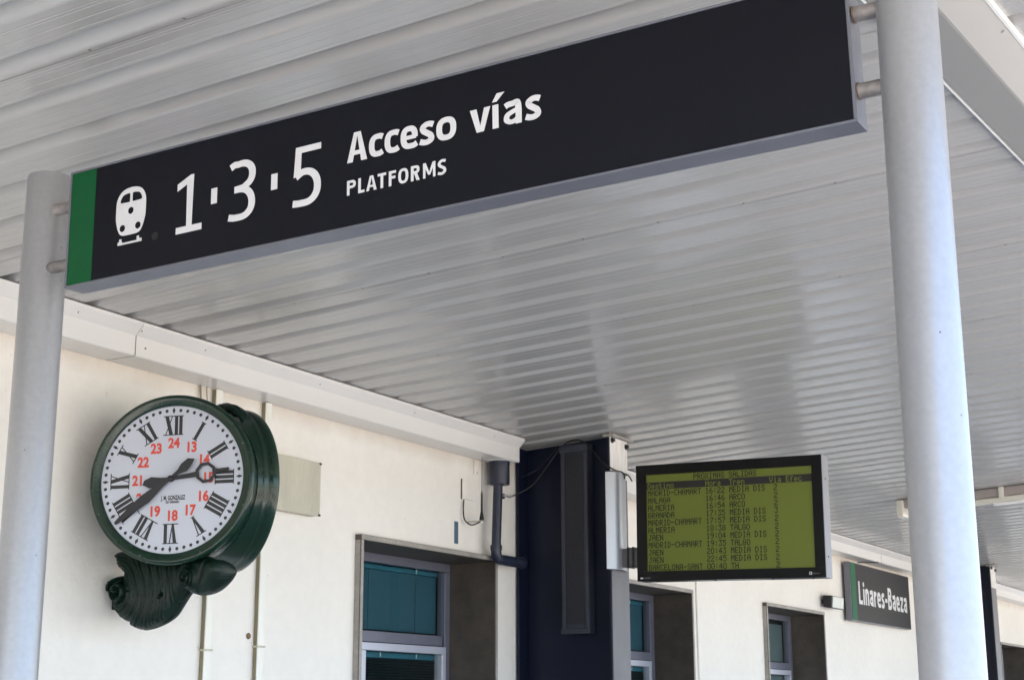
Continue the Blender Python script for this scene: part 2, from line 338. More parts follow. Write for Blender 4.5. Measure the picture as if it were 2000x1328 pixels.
# valley gutter under the sheets, beside the right post
V_ = TH('valley_gutter', 'grey folded metal valley gutter under the canopy behind the right post', 'gutter', (4.0, 4.0, 3.5))
def vg(y0, y1):
    A = []
    for y in (y0, y1):
        xo = 3.906+.066*(y-4.02)
        A.append([(xo, y, 3.541), (xo+.010, y, 3.529), (xo+.166, y, 3.506), (xo+.174, y, 3.507), (xo+.268, y, 3.556), (xo+.262, y, 3.557), (xo+.170, y, 3.515), (xo+.01, y, 3.544)])
    n = len(A[0]); return A[0]+A[1], n
vs_, n = vg(-.5, 11.5)
mb = MB().add(vs_, [tuple(range(n)), tuple(range(2*n-1, n-1, -1))]+[(i, i+n, (i+1) % n+n, (i+1) % n) for i in range(n)])
V_.part(mb, 'gutter_trough', 'valley')
def strip(dx0, dz0, dx1, dz1):
    m_ = MB(); vs = []
    for y in (-.5, 11.5):
        xo = 3.906+.066*(y-4.02); vs += [(xo+dx0, y, dz0), (xo+dx1, y, dz0), (xo+dx1, y, dz1), (xo+dx0, y, dz1)]
    return m_.add(vs, [(0,1,2,3),(7,6,5,4),(0,4,5,1),(1,5,6,2),(2,6,7,3),(3,7,4,0)])
V_.part(strip(-.006, 3.531, .0005, 3.545), 'lip', 'bright')
V_.part(strip(.2685, 3.553, .278, 3.575), 'lip', 'bright')  # lip colour brightened to carry skylight on the gutter edge
V_.part(strip(.030, 3.545, .033, 3.62), 'notch_shade_strip', 'seam')  # dark strip added to make the rib notches above the lip read shaded
mb = MB()
for y in (3.85, 4.22, 4.6, 5.0): 
    xo = 3.906+.066*(y-4.02)
    mb.lathe([(.0001, .004), (.004, .003), (.006, 0)], (xo+.02, y, 3.536), (-.42, 0, -.9), 8); mb.lathe([(.0001, .004), (.004, .003), (.006, 0)], (xo+.262, y+.1, 3.548), (.86, 0, -.5), 8)
tag(V_.part(mb, 'gutter_rivet', 'valley'), kind='stuff')

# ------------------------------------------------------------------ fluorescent light under the canopy
FL = TH('strip_light', 'long unlit fluorescent batten fixed under the canopy behind the right post', 'light', (2.0, 13.2, 3.4))
def canbox(x0, x1, y0, y1, d0, d1):
    m_ = MB(); P = []
    for d in (d0, d1):
        for x, y in ((x0, y0), (x1, y0), (x1, y1), (x0, y1)): P.append((x, y+DX*(x-2), cz(x)+d))
    return m_.add(P, [(0,3,2,1),(4,5,6,7),(0,1,5,4),(1,2,6,5),(2,3,7,6),(3,0,4,7)])
FL.part(canbox(1.36, 3.6, 13.10, 13.22, -.075, -.003), 'gear_tray', 'ftrunk', bevel=.004)
FL.part(canbox(1.40, 3.6, 13.12, 13.20, -.125, -.077), 'diffuser', 'fwhite', bevel=.012)
FL.part(canbox(1.30, 1.36, 13.06, 13.24, -.15, -.01), 'end_cap', 'fwhite', bevel=.01)
FL.part(canbox(2.16, 2.20, 13.08, 13.099, -.10, -.0), 'clip', 'fwhite', bevel=.004)
FL.part(canbox(2.10, 3.6, 13.13, 13.19, -.142, -.127), 'tube', 'bright')

# ------------------------------------------------------------------ steel columns
def hcolumn(Y0, label):
    K = TH('steel_column', label, 'column', (.35, Y0+.13, 0), 'steel columns standing against the wall')
    top = lambda x: cz(x)-.001
    def slab(x0, x1, y0, y1, name, m, z0=0):
        mb = MB().add([(x0,y0,z0),(x1,y0,z0),(x1,y1,z0),(x0,y1,z0),(x0,y0,top(x0)),(x1,y0,top(x1)),(x1,y1,top(x1)),(x0,y1,top(x0))], [(0,3,2,1),(4,5,6,7),(0,1,5,4),(1,2,6,5),(2,3,7,6),(3,0,4,7)])
        return K.part(mb, name, m, bevel=.003)
    slab(.031, .679, Y0+.12, Y0+.14, 'web', 'navy'); slab(.01, .030, Y0, Y0+.26, 'flange', 'navy')
    f = slab(.680, .697, Y0, Y0+.26, 'flange', 'navy'); slab(.6975, .7015, Y0+.006, Y0+.254, 'flange_sheen', 'flange', 0)  # thin grey skin coloured as the sky sheen on the navy flange
    slab(.702, .7045, Y0+.004, Y0+.256, 'top_plate', 'whiteplate', 3.08)  # thin white sheet over the upper part of the flange
    K.part(MB().box(.66, .735, Y0-.012, Y0+.275, top(.72)-.026, top(.72)-.010), 'cap_plate', 'stoneface')
    for yy, zz in ((Y0+.03, 3.315), (Y0+.235, 3.30)): 
        K.part(MB().lathe([(.0001, .022), (.012, .022), (.012, .008), (.019, .008), (.019, 0)], (.7047, yy, zz), (1, 0, 0), 6), 'bolt', 'black')
    return K
hcolumn(8.70, 'dark navy steel column with a speaker, left of the departures display')
hcolumn(19.02, 'far dark navy steel column at the right edge behind the right post')

# column speaker on the web
S = TH('column_speaker', 'tall narrow dark loudspeaker mounted on the navy column', 'loudspeaker', (.43, 8.78, 2.1))
S.part(MB().box(.334, .524, 8.735, 8.815, 2.115, 3.30), 'cabinet', 'spk', bevel=.004)
S.part(MB().box(.352, .506, 8.728, 8.7345, 2.16, 3.255), 'grille', 'spkg')
for x in (.334, .500): S.part(MB().box(x, x+.024, 8.722, 8.7345, 2.117, 3.298), 'side_rail', 'spk', bevel=.003)
S.part(MB().box(.326, .532, 8.716, 8.80, 3.262, 3.312), 'end_cap', 'spk', bevel=.004)
S.part(MB().box(.326, .532, 8.716, 8.80, 2.098, 2.130), 'end_cap', 'spk', bevel=.004)

def spl(pts, n=8):
    pts = [Vector(p) for p in pts]; out = []
    for i in range(len(pts)-1):
        p0 = pts[max(i-1, 0)]; p1 = pts[i]; p2 = pts[i+1]; p3 = pts[min(i+2, len(pts)-1)]
        for k in range(n):
            t = k/n; out.append(.5*((2*p1)+(p2-p0)*t+(2*p0-5*p1+4*p2-p3)*t*t+(3*p1-p0-3*p2+p3)*t**3))
    out.append(pts[-1]); return out
c = MB().tube(spl([(.004, 8.60, 2.985), (.03, 8.62, 2.99), (.124, 8.70, 3.058), (.23, 8.71, 3.17), (.33, 8.71, 3.29)]), .0042, 8)
tag(c.build('speaker_cable', 'rubber'), 'black cable sagging from the wall to the left of the tall speaker', 'cable')
c = MB().tube(spl([(.36, 8.72, 3.315), (.42, 8.72, 3.338), (.50, 8.71, 3.325), (.58, 8.69, 3.26), (.66, 8.68, 3.17), (.74, 8.69, 3.115), (.775, 8.74, 3.10), (.782, 8.75, 3.06)]), .0045, 8)
tag(c.build('speaker_cable', 'rubber'), 'black cable arching over the speaker top to the silver cover', 'cable')
c = MB().tube(spl([(.63, 8.80, 3.14), (.67, 8.68, 3.12), (.73, 8.67, 3.085), (.77, 8.80, 3.10), (.782, 8.86, 3.06)]), .0045, 8)
tag(c.build('speaker_cable', 'rubber'), 'short black cable looping round the column edge into the silver cover', 'cable')
c = MB().tube(spl([(.03, 8.72, 3.12), (.12, 8.79, 3.18), (.2, 8.80, 3.25), (.26, 8.81, 3.32)]), .0025, 6)
tag(c.build('thin_cable', 'rubber'), 'thin dark wire rising across the column behind the gutter end', 'cable')

# ------------------------------------------------------------------ departures display
D = TH('departures_display', 'departures display with green screen listing next trains in a black frame', 'display', (.888, 8.70, 2.405))
th = math.radians(1.42)
def dl(u, v, d=0): # local display coordinates from its upper left corner: u right, v down, d towards the viewer
    return (.888+u*math.cos(th)-v*math.sin(th)*.35, 8.70-d, 3.129-u*math.sin(th)-v)
def dbox(u0, u1, v0, v1, d0, d1):
    P = [dl(u, v, d) for d in (d0, d1) for (u, v) in ((u0, v0), (u1, v0), (u1, v1), (u0, v1))]
    return MB().add(P, [(0,3,2,1),(4,5,6,7),(0,1,5,4),(1,2,6,5),(2,3,7,6),(3,0,4,7)])
DW, DH = 1.218, .724
D.part(dbox(.0, DW-.004, 0, DH, -.105, -.02), 'housing', 'disp', bevel=.002)
D.part(dbox(DW-.0038, DW, .0, DH, -.105, .0035), 'side_trim', 'sidegrey', bevel=.001)
fb = MB()
for (a, b_, c_, d_) in ((0, DW-.004, 0, .063), (0, DW-.004, DH-.060, DH), (0, .068, .0631, DH-.0601), (DW-.066, DW-.004, .0631, DH-.0601)):
    q = dbox(a, b_, c_, d_, -.0198, .004); fb.add(q.v, q.f)
D.part(fb, 'bezel', 'disp')
scr = D.part(dbox(.0681, DW-.0661, .0632, DH-.0602, -.019, -.004), 'screen', 'lcd')
SU0, SU1, SV0, SV1 = .0685, DW-.0665, .0635, DH-.0605
rows = 13; rh = (SV1-SV0)/rows; cw = (SU1-SU0)/41.6
D.part(dbox(SU0, SU1, SV0+rh*1.02, SV0+rh*2.0, -.0039, -.0034), 'header_band', 'lcddark', parent=scr)
FT = {
'A':'01110 10001 10001 11111 10001 10001 10001','B':'11110 10001 10001 11110 10001 10001 11110','C':'01110 10001 10000 10000 10000 10001 01110',
'D':'11100 10010 10001 10001 10001 10010 11100','E':'11111 10000 10000 11110 10000 10000 11111','G':'01110 10001 10000 10111 10001 10001 01110',
'H':'10001 10001 10001 11111 10001 10001 10001','I':'01110 00100 00100 00100 00100 00100 01110','J':'00111 00010 00010 00010 00010 10010 01100',
'L':'10000 10000 10000 10000 10000 10000 11111','M':'10001 11011 10101 10101 10001 10001 10001','N':'10001 11001 11001 10101 10011 10011 10001',
'O':'01110 10001 10001 10001 10001 10001 01110','P':'11110 10001 10001 11110 10000 10000 10000','R':'11110 10001 10001 11110 10100 10010 10001',
'S':'01110 10001 10000 01110 00001 10001 01110','T':'11111 00100 00100 00100 00100 00100 00100','X':'10001 10001 01010 00100 01010 10001 10001',
'V':'10001 10001 10001 10001 01010 01010 00100','0':'01110 10001 10001 10001 10001 10001 01110','1':'00100 01100 00100 00100 00100 00100 01110',
'2':'01110 10001 00001 00110 01000 10000 11111','3':'11111 00010 00100 00010 00001 10001 01110','4':'00010 00110 01010 10010 11111 00010 00010',
'5':'11111 10000 11110 00001 00001 10001 01110','6':'00110 01000 10000 11110 10001 10001 01110','7':'11111 00001 00010 00100 00100 01000 01000',
'8':'01110 10001 10001 01110 10001 10001 01110','9':'01110 10001 10001 01111 00001 00010 01100',':':'00000 00100 00100 00000 00100 00100 00000',
'-':'00000 00000 00000 11111 00000 00000 00000','e':'00000 00000 01110 10001 11111 10000 01110','s':'00000 00000 01111 10000 01110 00001 11110',
't':'01000 01000 11110 01000 01000 01001 00110','i':'00100 00000 01100 00100 00100 00100 01110','n':'00000 00000 10110 11001 10001 10001 10001',
'o':'00000 00000 01110 10001 10001 10001 01110','r':'00000 00000 10110 11001 10000 10000 10000','a':'00000 00000 01110 00001 01111 10001 01111',
'f':'00110 01001 01000 11100 01000 01000 01000','c':'00000 00000 01110 10000 10000 10001 01110'}
def pixtext(mb, s, colx, row, d):
    pw = cw*.80/5; ph = rh*.80/7
    for k, ch in enumerate(s):
        if ch == ' ': continue
        bits = FT[ch].split(); u0 = SU0+cw*(.25+colx+k)+.10*cw; v0 = SV0+rh*row+rh*.12
        # horizontal runs, then the vertical runs that join them
        for j, rw in enumerate(bits):
            i = 0
            while i < 5:
                if rw[i] == '1':
                    e = i
                    while e+1 < 5 and rw[e+1] == '1': e += 1
                    q = [dl(u, v, d) for u, v in ((u0+(i-.14)*pw, v0+(j-.05)*ph), (u0+(e+1.14)*pw, v0+(j-.05)*ph), (u0+(e+1.14)*pw, v0+(j+1)*ph), (u0+(i-.14)*pw, v0+(j+1)*ph))]
                    mb.add(q, [(0, 3, 2, 1)]); i = e
                i += 1
lines = [('MADRID-CHAMART','16:22','MEDIA DIS','2'),('MALAGA','16:46','ARCO','2'),('ALMERIA','16:54','ARCO','2'),('GRANADA','17:35','MEDIA DIS','3'),
 ('MADRID-CHAMART','17:57','MEDIA DIS','2'),('ALMERIA','18:38','TALGO','2'),('JAEN','19:04','MEDIA DIS','2'),('MADRID-CHAMART','19:35','TALGO','2'),
 ('JAEN','20:43','MEDIA DIS','2'),('JAEN','22:45','MEDIA DIS','2'),('BARCELONA-SANT','00:40','TH','2')]
def word(t_, c_, r_, d_, nm, m_):
    mb = MB(); pixtext(mb, t_, c_, r_, d_); D.part(mb, nm, m_, parent=scr)
word('PROXIMAS', 12, 0, -.0032, 'title_word', 'lcdtext'); word('SALIDAS', 21, 0, -.0032, 'title_word', 'lcdtext')
for t_, c_ in (('Destino', 0), ('Hora', 15), ('Tren', 21), ('Via', 31), ('Efec', 35)): word(t_, c_, 1, -.0030, 'header_word', 'lcd')
for r, (a, b_, c_, d_) in enumerate(lines):
    for t_, k_, nm in ((a, 0, 'destination_text'), (b_, 15, 'time_text'), (c_.split()[0], 21, 'train_text'), ('DIS' if 'DIS' in c_ else '', 27, 'train_text'), (d_, 32, 'platform_text')):
        if t_: word(t_, k_, r+2, -.0032, nm, 'lcdtext')
# maker's marks at the lower corners of the bezel
def flat_text(body, size, sx, offset, m, name, fn, parent=None, spacing=1.0):
    cu = bpy.data.curves.new('t', 'FONT'); cu.body = body; cu.size = size; cu.offset = offset; cu.space_character = spacing; cu.resolution_u = 6
    to = bpy.data.objects.new('t', cu); col.objects.link(to); bpy.context.view_layer.update()
    me = bpy.data.meshes.new_from_object(to.evaluated_get(bpy.context.evaluated_depsgraph_get())); bpy.data.objects.remove(to)
    for v in me.vertices: v.co = Vector(fn(v.co.x*sx, v.co.y))
    me.materials.clear(); me.materials.append(MT[m]); me.name = name
    o = bpy.data.objects.new(name, me); col.objects.link(o); o.parent = parent; return o
L0 = D.loc
flat_text('NABA', .016, 1, 0, 'signframe', 'maker_mark', lambda x, y: Vector(dl(.048+x, DH-.014-y, .0052))-L0, D.o)
D.part(dbox(.022, .040, DH-.022, DH-.014, .0042, .005), 'maker_mark', 'signwhite')
D.part(dbox(DW-.104, DW-.088, DH-.034, DH-.018, .0042, .005), 'maker_mark', 'signwhite')
flat_text('P', .013, 1, .001, 'disp', 'maker_mark', lambda x, y: Vector(dl(DW-.100+x, DH-.021-y, .0058))-L0, D.o)
flat_text('Marmec', .014, .9, 0, 'signframe', 'maker_mark', lambda x, y: Vector(dl(DW-.082+x, DH-.020-y, .0052))-L0, D.o)
for u in (.13, .51, .88, 1.13): D.part(dbox(u, u+.010, DH, DH+.006, -.02, -.008), 'screw', 'black')
for v in (.14, .60): D.part(MB().lathe([(.0001, .003), (.006, .002), (.007, 0)], dl(DW+.0005, v, -.045), (1, 0, 0), 10), 'screw', 'black')
D.part(MB().box(.765, .905, 8.72, 8.80, 2.50, 2.615), 'bracket_arm', 'greymetal', bevel=.006)
D.part(MB().box(.805, .815, 8.712, 8.806, 2.494, 2.622), 'bracket_strap', 'black')
D.part(MB().box(.84, .852, 8.712, 8.806, 2.494, 2.622), 'bracket_strap', 'black')
# curved aluminium cover the display hangs from
A = TH('cable_cover', 'silver curved cable cover on the column front beside the display', 'cover', (.72, 8.8, 2.48))
pr = []
for k in range(11):
    t = k/10; pr.append((.706+.055*math.sin(PI*min(t*1.0, 1))**.55+.012*math.sin(2*PI*t), 8.625+.275*t))
pr = [(.7055, 8.625)]+[(x+.002, y) for x, y in pr]+[(.7055, 8.90)]
A.part(MB().prism(pr, 'z', 2.485, 3.098), 'shell', 'cover', smooth=35)
A.part(MB().box(.712, .745, 8.66, 8.87, 3.0985, 3.106), 'top_clamp', 'rubber')

# ------------------------------------------------------------------ sign posts and direction sign
def post(x, label, yb=3.19, r=.0675, top=3.236):
    K = TH('sign_post', label, 'post', (x, yb, 0), 'silver posts carrying the platform sign')
    K.part(MB().lathe([(.0001, 0), (r, 0), (r, top-.012), (r-.004, top-.003), (r-.012, top), (.0001, top)], (x, yb, 0), (0, 0, 1), 64), 'tube', 'post', smooth=40)
    K.part(MB().lathe([(.0001, .0), (.14, 0), (.14, .012), (r+.001, .012)], (x, yb, .001), (0, 0, 1), 48), 'base_plate', 'post', smooth=40)
    return K
post(1.437, 'left silver round post with its top in view, beside the clock', 3.245, .0687, 3.264)
RP = post(4.190, 'right silver round post, nearer and thicker, running out of the top of the photo', 3.19)
for ch in RP.o.children:
    if ch.name.startswith('tube'): 
        for v in ch.data.vertices:
            if v.co.z > 1.5: v.co.z += .20
SG = TH('direction_sign', 'long charcoal sign reading 1 3 5 Acceso vías Platforms with green stripe', 'sign', (1.597, 3.187, 2.858))
ta = math.radians(.9); ca, sa = math.cos(ta), math.sin(ta)
def sg(u, v, d=0): return (1.597+u*ca-v*sa, 3.187-d, 2.858+u*sa+v*ca)
def sbox(u0, u1, v0, v1, d0, d1):
    P = [sg(u, v, d) for d in (d0, d1) for (u, v) in ((u0, v0), (u1, v0), (u1, v1), (u0, v1))]
    return MB().add(P, [(0,3,2,1),(4,5,6,7),(0,1,5,4),(1,2,6,5),(2,3,7,6),(3,0,4,7)])
SW, SH = 2.4675, .372
SG.part(sbox(0, SW, 0, .0065, -.075, .003), 'frame', 'signframe', bevel=.0015)
SG.part(sbox(0, SW, SH-.0065, SH, -.075, .003), 'frame', 'signframe', bevel=.0015)
SG.part(sbox(0, .0065, .0067, SH-.0067, -.075, .003), 'frame', 'signframe', bevel=.0015)
SG.part(sbox(SW-.0085, SW, .0067, SH-.0067, -.075, .003), 'frame', 'signframe', bevel=.0015)
SG.part(sbox(.0068, SW-.0088, .0069, SH-.0069, -.073, -.0005), 'panel', 'signbk')
SG.part(sbox(.0072, .1075, .0073, SH-.0073, -.0004, .0003), 'green_stripe', 'signgreen')
for (x0, u0, dirn, zz) in ((1.434, 0, 1, 3.134), (1.434, 0, 1, 2.947), (4.190, SW, -1, 3.168), (4.190, SW, -1, 2.978)):
    xa = sg(u0, .2)[0]
    mb = MB().tube([(x0+dirn*.045, 3.222 if dirn > 0 else 3.212, zz), (xa-dirn*.002, 3.222 if dirn > 0 else 3.212, zz)], .0185, 24)
    s_ = SG.part(mb, 'mounting_stub', 'stub', smooth=40)
    SG.part(MB().tube([(xa-dirn*.004, 3.212, zz), (xa-dirn*.001, 3.212, zz)], .0205, 24), 'weld', 'rust', parent=s_)
# glyph strokes -------------------------------------------------
def cr2(pts, n=10):
    pts = [Vector((p[0], p[1])) for p in pts]; out = []
    for i in range(len(pts)-1):
        p0 = pts[max(i-1, 0)]; p1 = pts[i]; p2 = pts[i+1]; p3 = pts[min(i+2, len(pts)-1)]
        for k in range(n):
            t = k/n; out.append(.5*((2*p1)+(p2-p0)*t+(2*p0-5*p1+4*p2-p3)*t*t+(3*p1-p0-3*p2+p3)*t**3))
    out.append(pts[-1]); return out
def selip(cx, cy, rx, ry, a0, a1, n=24, p=2.5):
    out = []
    for k in range(n+1):
        a = math.radians(a0+(a1-a0)*k/n); c_, s_ = math.cos(a), math.sin(a)
        out.append(Vector((cx+rx*math.copysign(abs(c_)**(2/p), c_), cy+ry*math.copysign(abs(s_)**(2/p), s_))))
    return out
def ribbon(path, wv, cap0=None, cap1=None):
    """outline quad strip; wv width or (w_vertical_strokes, w_horizontal_strokes)"""
    wa, wb = wv if isinstance(wv, tuple) else (wv, wv); L = []; R = []
    for i, p in enumerate(path):
        t = (path[min(i+1, len(path)-1)]-path[max(i-1, 0)]).normalized(); nn = Vector((-t.y, t.x))
        w_ = wa*abs(t.y)**1.5+wb*(1-abs(t.y)**1.5)
        L.append(p+nn*w_/2); R.append(p-nn*w_/2)
    return L, R
def glyph(ch, w, h, s):
    """returns list of ('r', path, width) and ('p', polygon) in a w x h box, stroke s"""
    V = lambda x, y: Vector((x, y)); o = []; hs = s*.86; W = (s, hs)
    bar = lambda x0, y0, x1, y1: o.append(('p', [V(x0,y0), V(x1,y0), V(x1,y1), V(x0,y1)]))
    pol = lambda *q: o.append(('p', [V(*p) for p in q]))
    if ch in 'cC':
        o.append(('r', cr2([(w, h-hs*.72), (w*.80, h-hs*.5), (w*.60, h-hs*.5)], 5)[:-1]+selip(w*.60, h/2, w*.60-s/2, h/2-hs/2, 90, 270)+cr2([(w*.60, hs*.5), (w*.80, hs*.52), (w, hs*.80)], 5)[1:], W))
    elif ch == 'o' or ch == 'O':
        o.append(('r', selip(w/2, h/2, w/2-s/2, h/2-hs/2, 0, 360, 48), W))
    elif ch == 'e':
        o.append(('r', selip(w/2, h*.54, w/2-s/2, h*.46-hs/2, -8, 180, 20)+selip(w*.56, h*.5, w*.56-s/2, h*.5-hs/2, 180, 270, 14)[1:]+cr2([(w*.56, hs*.5), (w*.78, hs*.52), (w*.95, hs*.82)], 5)[1:], W))
        bar(s*.7, h*.41, w-s*.3, h*.41+hs*.72)
    elif ch in 'sS':
        o.append(('r', cr2([(w*.93, h-hs*.75), (w*.72, h-hs*.5), (w*.45, h-hs*.52), (s*.55, h*.80-hs*.15), (s*.70, h*.62), (w*.5, h*.505), (w-s*.70, h*.39), (w-s*.52, h*.22), (w*.58, hs*.52), (w*.30, hs*.5), (w*.02, hs*.78)], 8), W))
    elif ch == 'a':
        o.append(('r', cr2([(w-s/2, 0), (w-s/2, h*.3), (w-s/2, h*.62), (w*.76, h*.90), (w*.5, h-hs*.5), (w*.25, h-hs*.55), (w*.10, h-hs*.80)], 8), W))
        o.append(('r', cr2([(w-s*.6, h*.565), (w*.62, h*.565), (s*.72, h*.44), (s*.5, h*.25), (s*.9, hs*.62), (w*.46, hs*.5), (w*.66, h*.16), (w-s*.6, h*.25)], 8), (s*.92, hs*.8)))
    elif ch == 'A':
        pol((0, 0), (s*1.05, 0), (w/2+s*.10, h), (w/2-s*.62, h)); pol((w, 0), (w-s*1.10, 0), (w/2-s*.10, h), (w/2+s*.62, h)); bar(w*.22, h*.23, w*.78, h*.23+hs*.8)
    elif ch == 'v' or ch == 'V':
        pol((0, h), (s*1.12, h), (w/2+s*.22, 0), (w/2-s*.60, 0)); pol((w, h), (w-s*1.05, h), (w/2-s*.22, 0), (w/2+s*.60, 0))
    elif ch == 'í':
        bar(0, 0, s, h); pol((-.05*s, h*1.12), (s*.72, h*1.12), (s*2.05, h*1.47), (s*.75, h*1.47))
    elif ch == 'i':
        bar(0, 0, s, h); o.append(('p', [Vector((s/2+s*.56*math.cos(a*PI/8), h*1.27+s*.56*math.sin(a*PI/8))) for a in range(16)]))
    elif ch == 'n':
        bar(0, 0, s, h); o.append(('r', cr2([(s*.6, h*.72), (w*.42, h*.93), (w*.68, h-hs*.52), (w-s*.55, h*.72), (w-s/2, h*.4), (w-s/2, 0)], 8), W))
    elif ch == 'r':
        bar(0, 0, s, h); o.append(('r', cr2([(s*.6, h*.62), (s*1.0, h*.82), (w*.80, h-hs*.62), (w, h-hs*.62)], 8), W))
    elif ch == 'z':
        bar(w*.04, h-hs, w, h); bar(0, 0, w, hs); pol((0, hs), (s*1.15, hs), (w, h-hs), (w-s*1.15, h-hs))
    elif ch == '-': bar(0, h*.42, w, h*.42+hs)
    elif ch == 'L': bar(0, 0, s, h); bar(s, 0, w, hs)
    elif ch == 'T': bar(0, h-hs, w, h); bar(w/2-s/2, 0, w/2+s/2, h-hs)
    elif ch == 'F': bar(0, 0, s, h); bar(s, h-hs, w, h); bar(s, h*.47, w*.92, h*.47+hs)
    elif ch in 'PR':
        bar(0, 0, s, h); o.append(('r', [V(s*.9, h-hs/2)]+selip(w*.52, h*.73, w*.48-s/2, h*.27-hs/2, 90, -90, 16)+[V(s*.9, h*.46+hs/2)], W))
        if ch == 'R': pol((w*.36, h*.50), (w*.36+s*1.1, h*.50), (w*1.02, 0), (w*1.02-s*1.15, 0))
    elif ch == 'B':
        bar(0, 0, s, h); o.append(('r', [V(s*.9, h-hs/2)]+selip(w*.50, h*.755, w*.45-s/2, h*.245-hs/2, 90, -90, 14)+[V(s*.9, h*.51+hs/2)], W))
        o.append(('r', [V(s*.9, h*.50+hs/2)]+selip(w*.52, h*.275, w*.48-s/2, h*.275-hs/2, 90, -90, 14)+[V(s*.9, hs/2)], W))
    elif ch == 'M':
        bar(w*.0, 0, s*.9, h); bar(w-s*.9, 0, w, h); pol((0, h), (s*1.0, h), (w/2+s*.35, h*.18), (w/2-s*.35, h*.18)); pol((w, h), (w-s*1.0, h), (w/2-s*.35, h*.18), (w/2+s*.35, h*.18))
    elif ch == '1':
        bar(0, 0, w, .020); pol((.039, .019), (.060, .019), (.0635, .1755), (.050, .1755), (.0375, .149)); pol((.001, .131), (.001, .1535), (.051, .1755), (.0385, .148))
    elif ch == '3':
        W3 = (s*1.02, s*.84); q = s*.42
        o.append(('r', cr2([(w*.04, h*.905), (w*.22, h*.955)], 4)[:-1]+selip(w*.47, h*.752, w*.53-s/2, h*.248-q, 106, -62, 26, 2.15)+[V(w*.52, h*.535), V(w*.20, h*.524)], W3))
        o.append(('r', [V(w*.20, h*.522), V(w*.38, h*.522)]+selip(w*.42, h*.265, w*.58-s/2, h*.258-q*.1, 84, 0, 14, 2.15)+selip(w*.42, h*.268, w*.58-s/2, h*.268-q, 0, -92, 16, 2.15)[1:]+[V(w*.20, q*1.05), V(0, s*.62)], W3))
    elif ch == '5':
        W3 = (s*1.02, s*.84); q = s*.42
        bar(w*.08, h-s*.80, w*.99, h); pol((w*.08, h), (w*.08+s*.9, h), (w*.05+s*.9, h*.52), (w*.015, h*.50))
        o.append(('r', [V(w*.10, h*.500), V(w*.24, h*.548)]+selip(w*.42, h*.30, w*.58-s/2, h*.272, 98, 0, 16, 2.15)+selip(w*.42, h*.30, w*.58-s/2, h*.30-q, 0, -92, 16, 2.15)[1:]+[V(w*.20, q*1.02), V(0, s*.52)], W3))
    return o
def draw_glyphs(items, fn, d0):
    """items: (char, x, y, w, h, s); each stroke lies a hair above the one before"""
    mb = MB(); k = 0
    for (ch, x, y, w, h, s) in items:
        for kind, *g_ in glyph(ch, w, h, s):
            d = d0+.00006*(k % 7); k += 1
            if kind == 'p': mb.add([fn(x+p.x, y+p.y, d) for p in g_[0]], [tuple(range(len(g_[0])))])
            else:
                L, R = ribbon(g_[0], g_[1]); n = len(L)
                mb.add([fn(x+p.x, y+p.y, d) for p in L]+[fn(x+p.x, y+p.y, d) for p in R], [(i, i+n, i+n+1, i+1) for i in range(n-1)])
    return mb
for ch, x, w, h in (('1', .438, .098, .1755), ('3', .6355, .0955, .181), ('5', .8655, .0965, .177)):
    SG.part(draw_glyphs([(ch, x, .093, w, h, .0235)], sg, .0004), 'numeral', 'signwhite')
for x in (.5685, .7875): SG.part(sbox(x, x+.022, .162, .209, -.0003, .0005), 'separator_dot', 'signwhite')
xh = .0655; S1 = .0182
for ch, x0, x1, h in (('A',1.050,1.117,.0855),('c',1.1225,1.168,xh),('c',1.174,1.2195,xh),('e',1.226,1.281,xh),('s',1.287,1.3335,xh),('o',1.3395,1.402,xh),('v',1.444,1.5065,xh),('í',1.5125,1.531,xh),('a',1.5455,1.5995,xh),('s',1.6105,1.6565,xh)):
    SG.part(draw_glyphs([(ch, x0, .188, x1-x0, h, S1)], sg, .0004), 'letter', 'signwhite')
for ch, x0, x1 in (('P',1.0505,1.080),('L',1.088,1.109),('A',1.1145,1.149),('T',1.152,1.1795),('F',1.188,1.2115),('O',1.2185,1.251),('R',1.259,1.2865),('M',1.2975,1.3365),('S',1.3435,1.370)):
    SG.part(draw_glyphs([(ch, x0, .0945, x1-x0, .0425, .0088)], sg, .0004), 'letter', 'signwhite')
# train pictogram
def polyface(pts, d, fn=sg): return MB().add([fn(p[0], p[1], d) for p in pts], [tuple(range(len(pts)))])
def circ(cx, cy, r, n=28): return [(cx+r*math.cos(2*PI*k/n), cy+r*math.sin(2*PI*k/n)) for k in range(n)]
cx = .2575
body = []
hw = [(0, .0605), (.025, .0585)]
right = [(.030, .1275), (.041, .133), (.050, .148), (.0565, .168), (.0595, .185), (.0595, .222), (.057, .240), (.049, .256), (.037, .267), (.020, .2735), (.0, .2755)]
pts = cr2([(.0, .126), (.020, .1262)]+right, 5)
out = [(cx+p.x, p.y) for p in pts]+[(cx-p.x, p.y) for p in reversed(pts[1:-1])]
SG.part(polyface(out, .0005), 'train_pictogram', 'signwhite')
mb = MB()
for (px, py, r) in ((cx, .2015, .0108), (cx-.031, .150, .0108), (cx+.031, .150, .0108)): q = polyface(circ(px, py, r), .0008); mb.add(q.v, q.f)
for sgn in (-1, 1):
    wnd = cr2([(.006, .2295), (.036, .2305), (.043, .233), (.040, .244), (.033, .253), (.022, .2565), (.009, .2575), (.0055, .254), (.0055, .233), (.006, .2295)], 4)
    q = polyface([(cx+sgn*p.x, p.y) for p in wnd[:-1]], .0008); mb.add(q.v, q.f)
SG.part(mb, 'pictogram_window', 'signbk')
mb = sbox(cx-.0475, cx+.0475, .0985, .1045, -.0003, .0005)
for xx in (cx-.042, cx+.028):
    q = sbox(xx, xx+.009, .1045, .1170, -.0003, .00045); mb.add(q.v, q.f)
q = sbox(cx-.0475, cx-.030, .1045, .1085, -.0003, .0004); mb.add(q.v, q.f)
